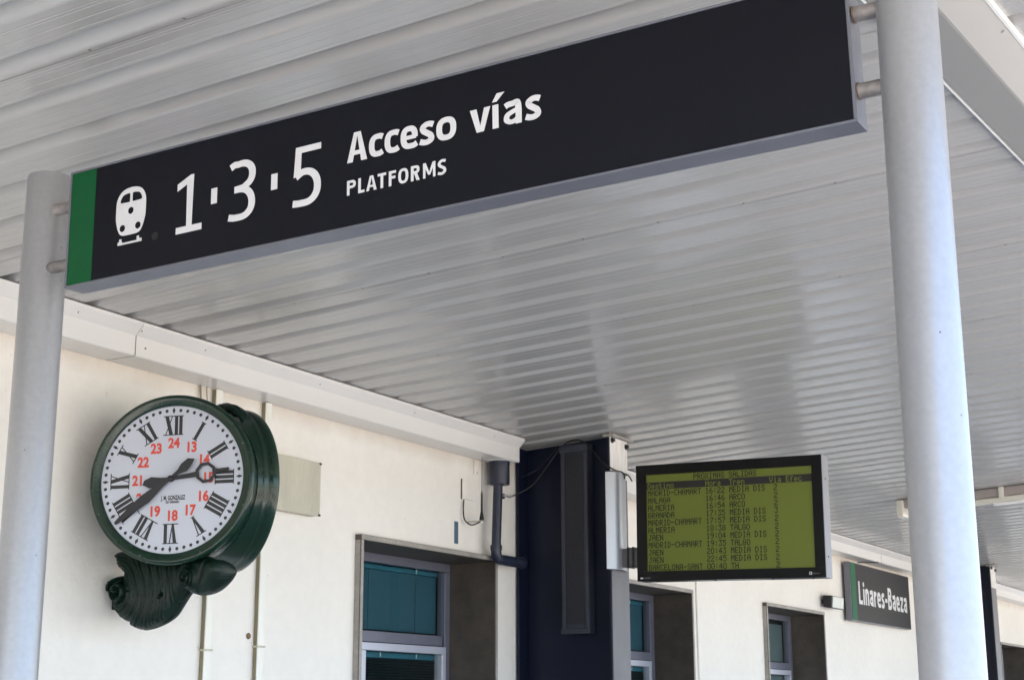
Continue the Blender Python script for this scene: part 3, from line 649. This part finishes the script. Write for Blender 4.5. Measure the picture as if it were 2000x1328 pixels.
q = sbox(cx+.030, cx+.0475, .1045, .1085, -.0003, .0004); mb.add(q.v, q.f)
SG.part(mb, 'pictogram_rail', 'signwhite')
SG.part(MB().add([sg(p[0], p[1], .00015) for p in circ(.357, .104, .0125)], [tuple(range(28))]), 'sticker_ghost', 'black')

# ------------------------------------------------------------------ station name sign
NS = TH('station_name_sign', 'charcoal wall sign reading Linares-Baeza with a green stripe at its left', 'sign', (.06, 16.4, 2.53))
NS.part(MB().box(.03, .094, 15.45, 17.60, 2.53, 3.128), 'panel_box', 'signframe', bevel=.004)
NS.part(MB().box(.095, .0975, 15.46, 17.59, 2.538, 3.120), 'panel', 'signbk')
NS.part(MB().box(.0978, .0985, 15.462, 15.62, 2.539, 3.119), 'green_stripe', 'namegreen')
for y in (15.6, 17.4): NS.part(MB().box(.002, .03, y, y+.05, 2.6, 3.05), 'wall_bracket', 'greymetal')
fnn = lambda u, v, d: (.0986+d, 15.70+u*.925, 2.71+v)
x = 0; s_ = .048; xh2 = .165; chh = .235
for ch, w_, h_ in (('L',.135,chh),('i',.048,xh2),('n',.135,xh2),('a',.13,xh2),('r',.095,xh2),('e',.135,xh2),('s',.115,xh2),('-',.09,xh2),('B',.15,chh),('a',.13,xh2),('e',.135,xh2),('z',.12,xh2),('a',.13,xh2)):
    NS.part(draw_glyphs([(ch, x, 0, w_, h_, s_)], fnn, .0002), 'letter', 'signwhite'); x += w_+.030

# ------------------------------------------------------------------ station clock
CC = Vector((.479, 4.913, 2.587)); ya = math.radians(21.5)
CK = TH('station_clock', 'dark green double faced station clock on an ornate wall bracket', 'clock', (.15, 5.125, 2.0))
cn = Vector((math.sin(ya), -math.cos(ya), 0)); cr_ = Vector((math.cos(ya), math.sin(ya), 0)); cu_ = Vector((0, 0, 1))
ro = math.radians(1.2); cr2_, cu2_ = cr_*math.cos(ro)+cu_*math.sin(ro), -cr_*math.sin(ro)+cu_*math.cos(ro)
def clip_y(mb, ymax):
    bm = bmesh.new(); vs = [bm.verts.new(v) for v in mb.v]
    for f in mb.f:
        try: bm.faces.new([vs[i] for i in f])
        except ValueError: pass
    bmesh.ops.bisect_plane(bm, geom=bm.verts[:]+bm.edges[:]+bm.faces[:], plane_co=(0, ymax, 0), plane_no=(0, 1, 0), clear_outer=True)
    bm.verts.ensure_lookup_table(); bm.verts.index_update()
    r = MB(); r.v = [tuple(v.co) for v in bm.verts]; r.f = [tuple(v.index for v in f.verts) for f in bm.faces]; bm.free(); return r
drum = [(.318, .016), (.320, .028), (.328, .032), (.343, .034), (.352, .037), (.360, .0355), (.3665, .028), (.3685, .015), (.3675, .002), (.363, -.007), (.3575, -.011), (.3555, -.016), (.3550, -.028), (.357, -.031), (.3575, -.036), (.3545, -.041), (.3525, -.046), (.3525, -.50)]
YM = 5.125
def mirror(mb): mb.v = [(v[0], 2*YM-v[1], v[2]) for v in mb.v]; return mb
CB = CC-cn*.02
CK.part(clip_y(MB().lathe(drum, CB, cn, 128), YM-.003), 'drum', 'clockgreen', smooth=50)
CK.part(mirror(clip_y(MB().lathe(drum, CB, cn, 128), YM-.003)), 'drum', 'clockgreen', smooth=50)
core = clip_y(MB().lathe([(.3455, 0), (.3455, -.5)], CB, cn, 96), YM+.004); CK.part(core, 'core_ring', 'black', smooth=50)
def cd(u, v, d=0): return tuple(CC+cr2_*u+cu2_*v+cn*d)
face = CK.part(MB().add([cd(*p, 0) for p in circ(0, 0, .319, 96)], [tuple(range(96))]), 'dial', 'dial')
CK.part(mirror(MB().add([cd(*p, 0) for p in circ(0, 0, .319, 96)], [tuple(range(96))])), 'dial', 'dial')
# minute marks
mb = MB()
for k in range(60):
    a = k*PI/30; r = .3
    if k % 5: q = MB().add([cd(*p, .0006) for p in circ(r*math.sin(a), r*math.cos(a), .0076, 14)], [tuple(range(12))])
    else:
        e = [(0, .015), (.0072, 0), (0, -.015), (-.0072, 0)]
        q = MB().add([cd(r*math.sin(a)+p[0]*math.cos(a)+p[1]*math.sin(a), r*math.cos(a)-p[0]*math.sin(a)+p[1]*math.cos(a), .0006) for p in e], [(0,1,2,3)])
    mb.add(q.v, q.f)
tag(CK.part(mb, 'minute_mark', 'black', parent=face), kind='stuff')
# roman numerals
def roman(s, a):
    """slab serif numerals standing on the inner circle"""
    mb = MB(); wI, wV, wX, gap = .0165, .041, .043, .0035
    ws = {'I': wI, 'V': wV, 'X': wX}; tot = sum(ws[c_] for c_ in s)+gap*(len(s)-1); x = -tot/2; y0, y1 = .191, .277; d = .0008
    def q(pts):
        nonlocal d; d += .00005
        mb.add([cd(px*math.cos(a)+py*math.sin(a), -px*math.sin(a)+py*math.cos(a), d) for px, py in pts], [(0,1,2,3)])
    T_ = .0042
    for c_ in s:
        w_ = ws[c_]
        if c_ == 'I': q([(x+.0008, y0), (x+w_-.0008, y0), (x+w_-.0008, y1), (x+.0008, y1)])
        elif c_ == 'V': q([(x+w_*.5-.004, y0), (x+w_*.5+.006, y0), (x+.0185, y1), (x+.002, y1)]); q([(x+w_*.5-.001, y0), (x+w_*.5+.004, y0), (x+w_-.004, y1), (x+w_-.009, y1)])
        else: q([(x+w_-.019, y0), (x+w_-.002, y0), (x+.019, y1), (x+.002, y1)]); q([(x+.004, y0), (x+.0085, y0), (x+w_-.004, y1), (x+w_-.0085, y1)])
        x += w_+gap
    q([(-tot/2-.004, y1-T_), (tot/2+.004, y1-T_), (tot/2+.004, y1), (-tot/2-.004, y1)])
    q([(-tot/2-.004, y0), (tot/2+.004, y0), (tot/2+.004, y0+T_), (-tot/2-.004, y0+T_)]) if s != 'V' else q([(-.010, y0), (.010, y0), (.010, y0+T_*.6), (-.010, y0+T_*.6)])
    return mb
for k, s in enumerate(['XII','I','II','III','IIII','V','VI','VII','VIII','IX','X','XI']):
    CK.part(roman(s, k*PI/6), 'roman_numeral', 'black', parent=face)
for k in range(12):
    a = k*PI/6; r = .157; txt = '24' if k == 0 else str(12+k)
    w0 = .0195*len(txt)
    flat_text(txt, .060, .86, .0024, 'red', 'red_numeral', lambda x, y, a=a: Vector(cd(r*math.sin(a)+x-.0215, r*math.cos(a)+y-.020, .0009))-CK.loc, face)
flat_text('J. M. GONZALEZ', .0262, .70, .0009, 'black', 'maker_name', lambda x, y: Vector(cd(-.046+x*.80, -.089+y, .0009))-CK.loc, face)
flat_text('San Sebastián', .0175, .85, .0004, 'black', 'maker_name', lambda x, y: Vector(cd(-.025+x*.75, -.103+y, .0009))-CK.loc, face)
# hands
def hand(pts, ang, z, name, hole=None):
    a = math.radians(ang); f = lambda p, d: cd(p[0]*math.cos(a)+p[1]*math.sin(a), -p[0]*math.sin(a)+p[1]*math.cos(a), d)
    mb = MB(); n = len(pts)
    if hole:
        m_ = len(hole)
        # ring joined to the rest as separate solids, a hair apart in depth
        outer = hole[0]; inner = hole[1]; k = len(outer)
        vs = [f(p, z) for p in outer]+[f(p, z) for p in inner]+[f(p, z+.0035) for p in outer]+[f(p, z+.0035) for p in inner]; fs = []
        for i in range(k):
            j = (i+1) % k; fs += [(i, j, k+j, k+i), (2*k+i, 3*k+i, 3*k+j, 2*k+j), (i, 2*k+i, 2*k+j, j), (k+i, k+j, 3*k+j, 3*k+i)]
        mb.add(vs, fs)
        for pp in pts:
            n = len(pp); mb.add([f(p, z+.0002) for p in pp]+[f(p, z+.0033) for p in pp], [tuple(range(n)), tuple(range(2*n-1, n-1, -1))]+[(i, (i+1) % n, (i+1) % n+n, i+n) for i in range(n)])
    else:
        mb.add([f(p, z) for p in pts]+[f(p, z+.0035) for p in pts], [tuple(range(n)), tuple(range(2*n-1, n-1, -1))]+[(i, (i+1) % n, (i+1) % n+n, i+n) for i in range(n)])
    return CK.part(mb, name, 'handblack')
mh = [(-.006, -.012), (-.010, -.045), (-.021, -.075), (-.016, -.100), (.0, -.133), (.020, -.112), (.020, -.075), (.009, -.045), (.007, -.012),
      (.008, .02), (.014, .06), (.020, .105), (.0225, .135), (.0215, .175), (.017, .225), (.011, .280), (.007, .302), (.0, .306), (-.007, .302), (-.009, .280), (-.013, .225), (-.018, .175), (-.0215, .135), (-.018, .105), (-.010, .06), (-.007, .02)]
hand(mh, 232.6, .019, 'minute_hand')
oc = [(.0, .0)]
O8 = lambda R, cy: [(R*math.sin(PI/8+k*PI/4), cy+R*math.cos(PI/8+k*PI/4)) for k in range(8)]
hand([[(-.007, -.008), (.007, -.008), (.009, .05), (.012, .118), (-.012, .118), (-.009, .05)],
      [(-.012, .196), (.012, .196), (.0075, .212), (.0085, .252), (.003, .262), (-.006, .259), (-.0075, .215)],
      [(.007, -.008), (.012, -.040), (.026, -.070), (.026, -.098), (.006, -.128), (-.012, -.118), (-.022, -.085), (-.012, -.045), (-.007, -.008)]],
     82.7, .012, 'hour_hand', (O8(.047, .156), O8(.033, .156)))
CK.part(MB().lathe([(.0001, .030), (.008, .029), (.013, .025), (.014, .010)], CC, cn, 24), 'hand_boss', 'handblack', smooth=40)
# bezel screws
mb = MB()
for k in range(8):
    a = k*PI/4+.35; mb.lathe([(.0001, .003), (.003, .002), (.004, 0)], CB+cn*.0355+cr_*.347*math.sin(a)+cu_*.347*math.cos(a), cn, 8)
tag(CK.part(mb, 'bezel_screw', 'greymetal'), kind='stuff')
# ornate cast bracket in the plane between the two faces
def inside(x, y, P):
    c_ = False; n = len(P); j_ = n-1
    for i_ in range(n):
        (xi, yi), (xj, yj) = P[i_], P[j_]
        if (yi > y) != (yj > y) and x < (xj-xi)*(y-yi)/(yj-yi)+xi: c_ = not c_
        j_ = i_
    return c_
def edge_d(x, y, P):
    best = 9
    for i_ in range(len(P)):
        ax, ay = P[i_-1]; bx, by = P[i_]; dx, dy = bx-ax, by-ay; L_ = dx*dx+dy*dy
        t = max(0, min(1, ((x-ax)*dx+(y-ay)*dy)/L_)) if L_ else 0
        best = min(best, math.hypot(x-ax-t*dx, y-ay-t*dy))
    return best
def relief(poly, ymid, Hf, Hb, Rr, fn, step=.0034, holes=()):
    """cast shape: closed outline in the x-z plane, swelling to both sides of ymid, with carved relief fn(x,z) on the front"""
    P = [(p.x, p.y) for p in cr2(list(poly)+[poly[0]], 5)[:-1]]
    x0 = min(p[0] for p in P); x1 = max(p[0] for p in P); z0 = min(p[1] for p in P); z1 = max(p[1] for p in P)
    nx = int((x1-x0)/step)+2; nz_ = int((z1-z0)/step)+2; idx = {}; F = []; Bk = []
    for a_ in range(nx):
        for b_ in range(nz_):
            x, z = x0+(a_-.5)*step, z0+(b_-.5)*step
            ins = inside(x, z, P); d_ = edge_d(x, z, P)
            if (ins or d_ < step*.55) and not any(inside(x, z, h_) for h_ in holes):
                d_ = d_ if ins else 0
                q_ = min(d_/Rr, 1); g_ = math.sqrt(1-(1-q_)**2); e_ = min(d_/.012, 1)
                idx[a_, b_] = len(F); F.append((x, ymid-.006-Hf*g_-fn(x, z)*e_, z)); Bk.append((x, ymid+.006+Hb*g_, z))
    n = len(F); fs = []; cnt = {}
    for (a_, b_) in idx:
        if all(k in idx for k in ((a_+1, b_), (a_+1, b_+1), (a_, b_+1))):
            q_ = (idx[a_, b_], idx[a_+1, b_], idx[a_+1, b_+1], idx[a_, b_+1]); fs.append(q_); fs.append(tuple(v+n for v in reversed(q_)))
            for k in range(4): e_ = (q_[k], q_[(k+1) % 4]); cnt[e_] = 1
    for (u, v) in list(cnt):
        if (v, u) not in cnt: fs.append((v, u, u+n, v+n))
    return MB().add(F+Bk, fs)
main = [(.025,2.302),(.034,2.275),(.047,2.249),(.080,2.220),(.088,2.203),(.070,2.207),(.036,2.203),(.012,2.189),(.003,2.165),(.006,2.140),(.016,2.118),(.024,2.098),(.030,2.076),(.054,2.042),(.098,2.011),(.135,1.999),(.145,1.984),(.179,1.971),(.219,1.966),(.263,1.974),(.316,1.992),(.358,2.017),(.389,2.054),(.429,2.103),(.462,2.132),(.50,2.16),(.50,2.225),(.42,2.262),(.318,2.275),(.218,2.285),(.141,2.300),(.078,2.312),(.045,2.312)]
def rel_main(x, z):
    cx_, cz_ = .082, 2.135; dx, dz = x-cx_, z-cz_; r_ = math.hypot(dx, dz); a_ = math.atan2(dz, dx)
    if r_ < .062:    # volute: raised rim, sunk ring, round eye
        sp_ = r_+.009*a_/PI
        return .016*math.cos(2*PI*sp_/.034) + .012*(1-r_/.062) + (.010 if r_ > .052 else 0)
    f_ = min(1, (r_-.062)/.02); x_ = x+.25*(z-2.1)
    ph = (math.hypot(dx*.95, dz*.9)+.010*math.sin(a_*2.2+1))/.0152
    edge = .5 if x > .40 else 1
    return f_*edge*(.0042*math.cos(2*PI*ph)+.004*math.cos(2*PI*ph/3.1)) + .02*max(0, 1-abs(r_-.26)/.10)*f_*.4
hole = [(.346,2.121),(.354,2.114),(.348,2.101),(.338,2.093),(.330,2.097),(.335,2.112)]
br = CK.part(relief(main, 5.085, .046, .075, .055, rel_main, holes=(hole,)), 'bracket', 'clockcast', smooth=75, recalc=False)
leaf = [(x_-.030, z_+.002) for x_, z_ in [(.492,2.175),(.503,2.150),(.522,2.126),(.539,2.113),(.565,2.103),(.592,2.098),(.624,2.106),(.650,2.120),(.672,2.136),(.696,2.160),(.715,2.196),(.700,2.232),(.655,2.252),(.60,2.262),(.55,2.255),(.505,2.232)]]
def rel_leaf(x, z):
    cx_, cz_ = .515, 2.172; dx, dz = x-cx_, z-cz_; r_ = math.hypot(dx, dz); a_ = math.atan2(dz, dx)
    if r_ < .062: return (.009*math.cos(2*PI*(r_+.0080*a_/PI)/.0185)+.010)*min(1, (.066-r_)/.012)
    return -.010*max(0, 1-abs(x-.588-(z-2.17)*.3)/.008)+.014*max(0, min(1, (x-.59)/.05))
lf = CK.part(relief(leaf, 5.045, .050, .110, .045, rel_leaf), 'bracket_cup', 'clockcast', smooth=75, recalc=False)
CK.part(MB().box(.0, .02, 5.085, 5.16, 2.06, 2.19), 'wall_plate', 'clockcast', parent=br, bevel=.004)
# crest on top of the drums
mb = MB()
for yo, hh in ((-.034, .9), (-.012, 1.25), (.012, 1.1), (.034, .9)):
    prev = None
    pth = []
    for k in range(15):
        a_ = math.radians(2+36*k/14); bump_ = .010*abs(math.sin(k*.95))+.016*math.sin(PI*k/14)
        c_ = Vector((CC.x+.045+(.322+bump_*hh)*math.sin(a_), YM-.02+yo*(1-.4*k/14), CC.z+(.318+bump_*hh)*math.cos(a_)))
        pth.append(c_)
    mb.tube(pth, [.010+.012*math.sin(PI*(k+.5)/15)*(.7+.3*math.sin(k*2.1)) for k in range(15)], 10)
CK.part(mb, 'crest_ornament', 'clockcast', smooth=60)

# ------------------------------------------------------------------ things fixed to the wall
def trunk(y0, y1, x1, label, jog=0, clip=(2.0,)):
    K = TH('conduit', label, 'conduit', (.01, y0, 1), 'cable conduits on the wall by the clock')
    K.part(MB().add([(.002,y0+jog,0),(x1,y0+jog,0),(x1,y1+jog,0),(.002,y1+jog,0),(.002,y0,3.174),(x1,y0,3.174),(x1,y1,3.174),(.002,y1,3.174)], [(0,3,2,1),(4,5,6,7),(0,1,5,4),(1,2,6,5),(2,3,7,6),(3,0,4,7)]), 'channel', 'conduit', bevel=.005)
    K.part(MB().add([(.004,y0+jog-.0015,0),(x1-.006,y0+jog-.0015,0),(x1-.006,y0-.0015,3.17),(.004,y0-.0015,3.17)], [(0,1,2,3)]), 'dark_side', 'conduitside')  # side face coloured darker than the channel front
    for z in clip: K.part(MB().box(.002, x1+.004, y0+jog*.5-.006, y1+jog*.5+.006, z, z+.010), 'clip', 'box', bevel=.002)
    for z in clip: K.part(MB().lathe([(.0001, .006), (.005, .004), (.007, 0)], (.004, y0+jog*.5-.012, z+.02), (1, 0, 0), 8), 'clip_screw', 'bright')
trunk(5.690, 5.740, .032, 'cream wall conduit running down directly beneath the clock bracket', -.02, (1.90,))
trunk(6.075, 6.125, .032, 'cream wall conduit emerging right of the clock drum with a rusty spot', 0, (1.93,))
tag(MB().lathe([(.0001, .008), (.012, .006), (.016, 0)], (.003, 6.035, 1.985), (1, 0, 0), 10).build('rust_knob', 'rust'), 'small rusty brown fixing on the wall beside the right conduit', 'fixing')
for i, (y, l) in enumerate(((5.59, 'thicker old wire dropping from the gutter behind the clock top'), (5.635, 'thin brown wire hanging in a curve behind the clock top'))):
    tag(MB().tube(spl([(.01, y, 3.18), (.02, y+.004, 3.0), (.015, y-.03*i, 2.8), (.01, y-.03, 2.6)]), .005 if i == 0 else .0025, 6).build('old_wire', 'conduitside'), l, 'wire')
B = TH('junction_box', 'flat cream metal box on the wall behind the clock drum', 'box', (.03, 6.2, 2.62))
B.part(MB().box(.002, .058, 5.93, 6.505, 2.628, 2.905), 'housing', 'box', bevel=.004)
B.part(MB().box(.058, .062, 5.925, 6.512, 2.626, 2.912), 'lid', 'box', bevel=.002)
for z in (2.630, 2.905): B.part(MB().box(.050, .064, 6.498, 6.516, z-.003, z+.008), 'corner_clip', 'black')
# patch plates, antenna, strip
P = TH('blank_plate', 'painted over square blank plate on the wall above the antenna cable', 'plate', (.0, 8.1, 2.97))
P.part(MB().box(.002, .012, 8.03, 8.165, 2.905, 3.03), 'cover', 'plaster', bevel=.002)
P.part(MB().box(.0005, .0095, 8.0265, 8.0290, 2.903, 3.03), 'shadow_gap', 'gutter_dark')  # dark strip drawn as the shadow along the plate edge
P2 = TH('blank_plate', 'small tall blank plate on the wall tucked under the gutter near the downpipe', 'plate', (0, 8.25, 3.1))
P2.part(MB().box(.002, .012, 8.17, 8.235, 3.075, 3.17), 'cover', 'plaster', bevel=.002)
P2.part(MB().lathe([(.0001, .002), (.005, .001)], (.0125, 8.20, 3.09), (1, 0, 0), 8), 'screw', 'black')
AN = TH('antenna', 'black whip antenna standing on a thin wall bracket left of the downpipe', 'antenna', (.1, 8.1, 2.77))
AN.part(MB().tube([(.10, 8.115, 2.775), (.10, 8.115, 2.79), (.10, 8.115, 2.83), (.10, 8.115, 2.94), (.10, 8.115, 2.96)], [.016, .014, .007, .0055, .002], 10), 'loaded_base', 'black', smooth=50)
AN.part(MB().tube([(.10, 8.115, 2.955), (.10, 8.118, 3.17)], .0016, 6), 'whip', 'black')
AN.part(MB().box(.0, .125, 8.095, 8.125, 2.766, 2.7705), 'bracket', 'box')
AN.part(MB().tube(spl([(.012, 8.045, 2.90), (.018, 8.03, 2.83), (.03, 8.03, 2.77), (.06, 8.06, 2.742), (.095, 8.11, 2.765)]), .0045, 8), 'antenna_cable', 'rubber', smooth=50)
AN.part(MB().tube([(.10, 8.115, 2.755), (.10, 8.115, 2.766)], .010, 8), 'nut', 'bright')
tag(MB().box(.0005, .003, 7.953, 7.996, 2.622, 2.758).build('wall_strip', 'strip'), 'short upright blue grey strip on the wall above the window corner', 'strip')
DP = TH('downpipe', 'dark blue downpipe with round cup dropping from the gutter end and bending right', 'pipe', (.12, 8.33, 2.5))
DP.part(MB().lathe([(.03, 0), (.062, 0), (.064, .004), (.064, .128), (.067, .130), (.067, .150), (.03, .150)], (.10, 8.335, 3.022), (0, 0, 1), 32), 'cup', 'pvc', smooth=40)
DP.part(MB().lathe([(.04, 0), (.088, 0), (.090, .004), (.04, .004)], (.10, 8.335, 3.1695), (0, 0, 1), 32), 'flange_ring', 'gutter', smooth=40)
DP.part(MB().tube([(.10, 8.315, 3.03), (.10, 8.29, 2.62)], .030, 20), 'pipe', 'pvc', smooth=50)
pe = [Vector((.10, 8.29-.0*0, 2.62))]+[Vector((.10+.0, 8.29+.05-.05*math.cos(a_*PI/16), 2.60-.05*math.sin(a_*PI/16))) for a_ in range(0, 9)]+[Vector((.10, 8.42, 2.55)), Vector((.10, 8.60, 2.55))]
DP.part(MB().tube(pe, .033, 20), 'elbow', 'pvc', smooth=50)
DP.part(MB().lathe([(.03, 0), (.0375, 0), (.0375, .03), (.03, .03)], (.10, 8.2915, 2.605), (0, 0, 1), 24), 'collar', 'pvc', smooth=40)
DP.part(MB().lathe([(.0001, 0), (.038, 0), (.038, .04), (.03, .04)], (.10, 8.58, 2.55), (0, 1, 0), 24), 'end_collar', 'pvc', smooth=40)
HK = TH('wall_hook', 'small metal hook on the wall holding the sagging speaker cable', 'hook', (.0, 8.56, 2.98))
HK.part(MB().tube([(.0, 8.54, 2.985), (.035, 8.54, 2.98), (.038, 8.56, 2.974), (.038, 8.60, 2.985)], .006, 8), 'arm', 'alu', smooth=50)
HK.part(MB().box(.0, .006, 8.50, 8.56, 2.965, 2.998), 'foot', 'greymetal')
# floodlight
FLD = TH('floodlight', 'small black floodlight with pale glass between third window and name sign', 'light', (.02, 14.9, 2.68))
FLD.part(MB().prism([(.03, 2.625), (.115, 2.612), (.125, 2.735), (.03, 2.742)], 'y', 14.74, 15.12), 'housing', 'black', bevel=.008)
FLD.part(MB().add([(.121, 14.765, 2.620), (.121, 15.095, 2.620), (.132, 15.095, 2.728), (.132, 14.765, 2.728), (.116, 14.765, 2.620), (.116, 15.095, 2.620), (.126, 15.095, 2.728), (.126, 14.765, 2.728)], [(0,1,2,3),(7,6,5,4),(0,4,5,1),(1,5,6,2),(2,6,7,3),(3,7,4,0)]), 'glass', 'lampglass', bevel=.012)
FLD.part(MB().box(.0, .03, 14.80, 15.06, 2.66, 2.70), 'wall_arm', 'black')
# thin cable down the wall right of second window
tag(MB().tube([(.008, 11.66, 3.174), (.008, 11.66, 2.5), (.008, 11.67, 1.0)], .009, 8).build('wall_cable', 'conduit'), 'thin white cable running down the wall just right of the second window', 'cable')
WB = TH('wall_rod', 'short dark metal stay between the wall and the gutter above the name sign', 'bracket', (.1, 16.2, 3.17))
WB.part(MB().tube([(.01, 16.0, 3.165), (.19, 16.15, 3.172)], .006, 6), 'rod', 'black')

# far tracks side, out of frame
for x in (10.2, 11.87, 14.6, 16.27):
    tag(MB().box(x, x+.07, -60, 90, .0, .16).build('rail', 'rail', bevel=.01), kind='structure')
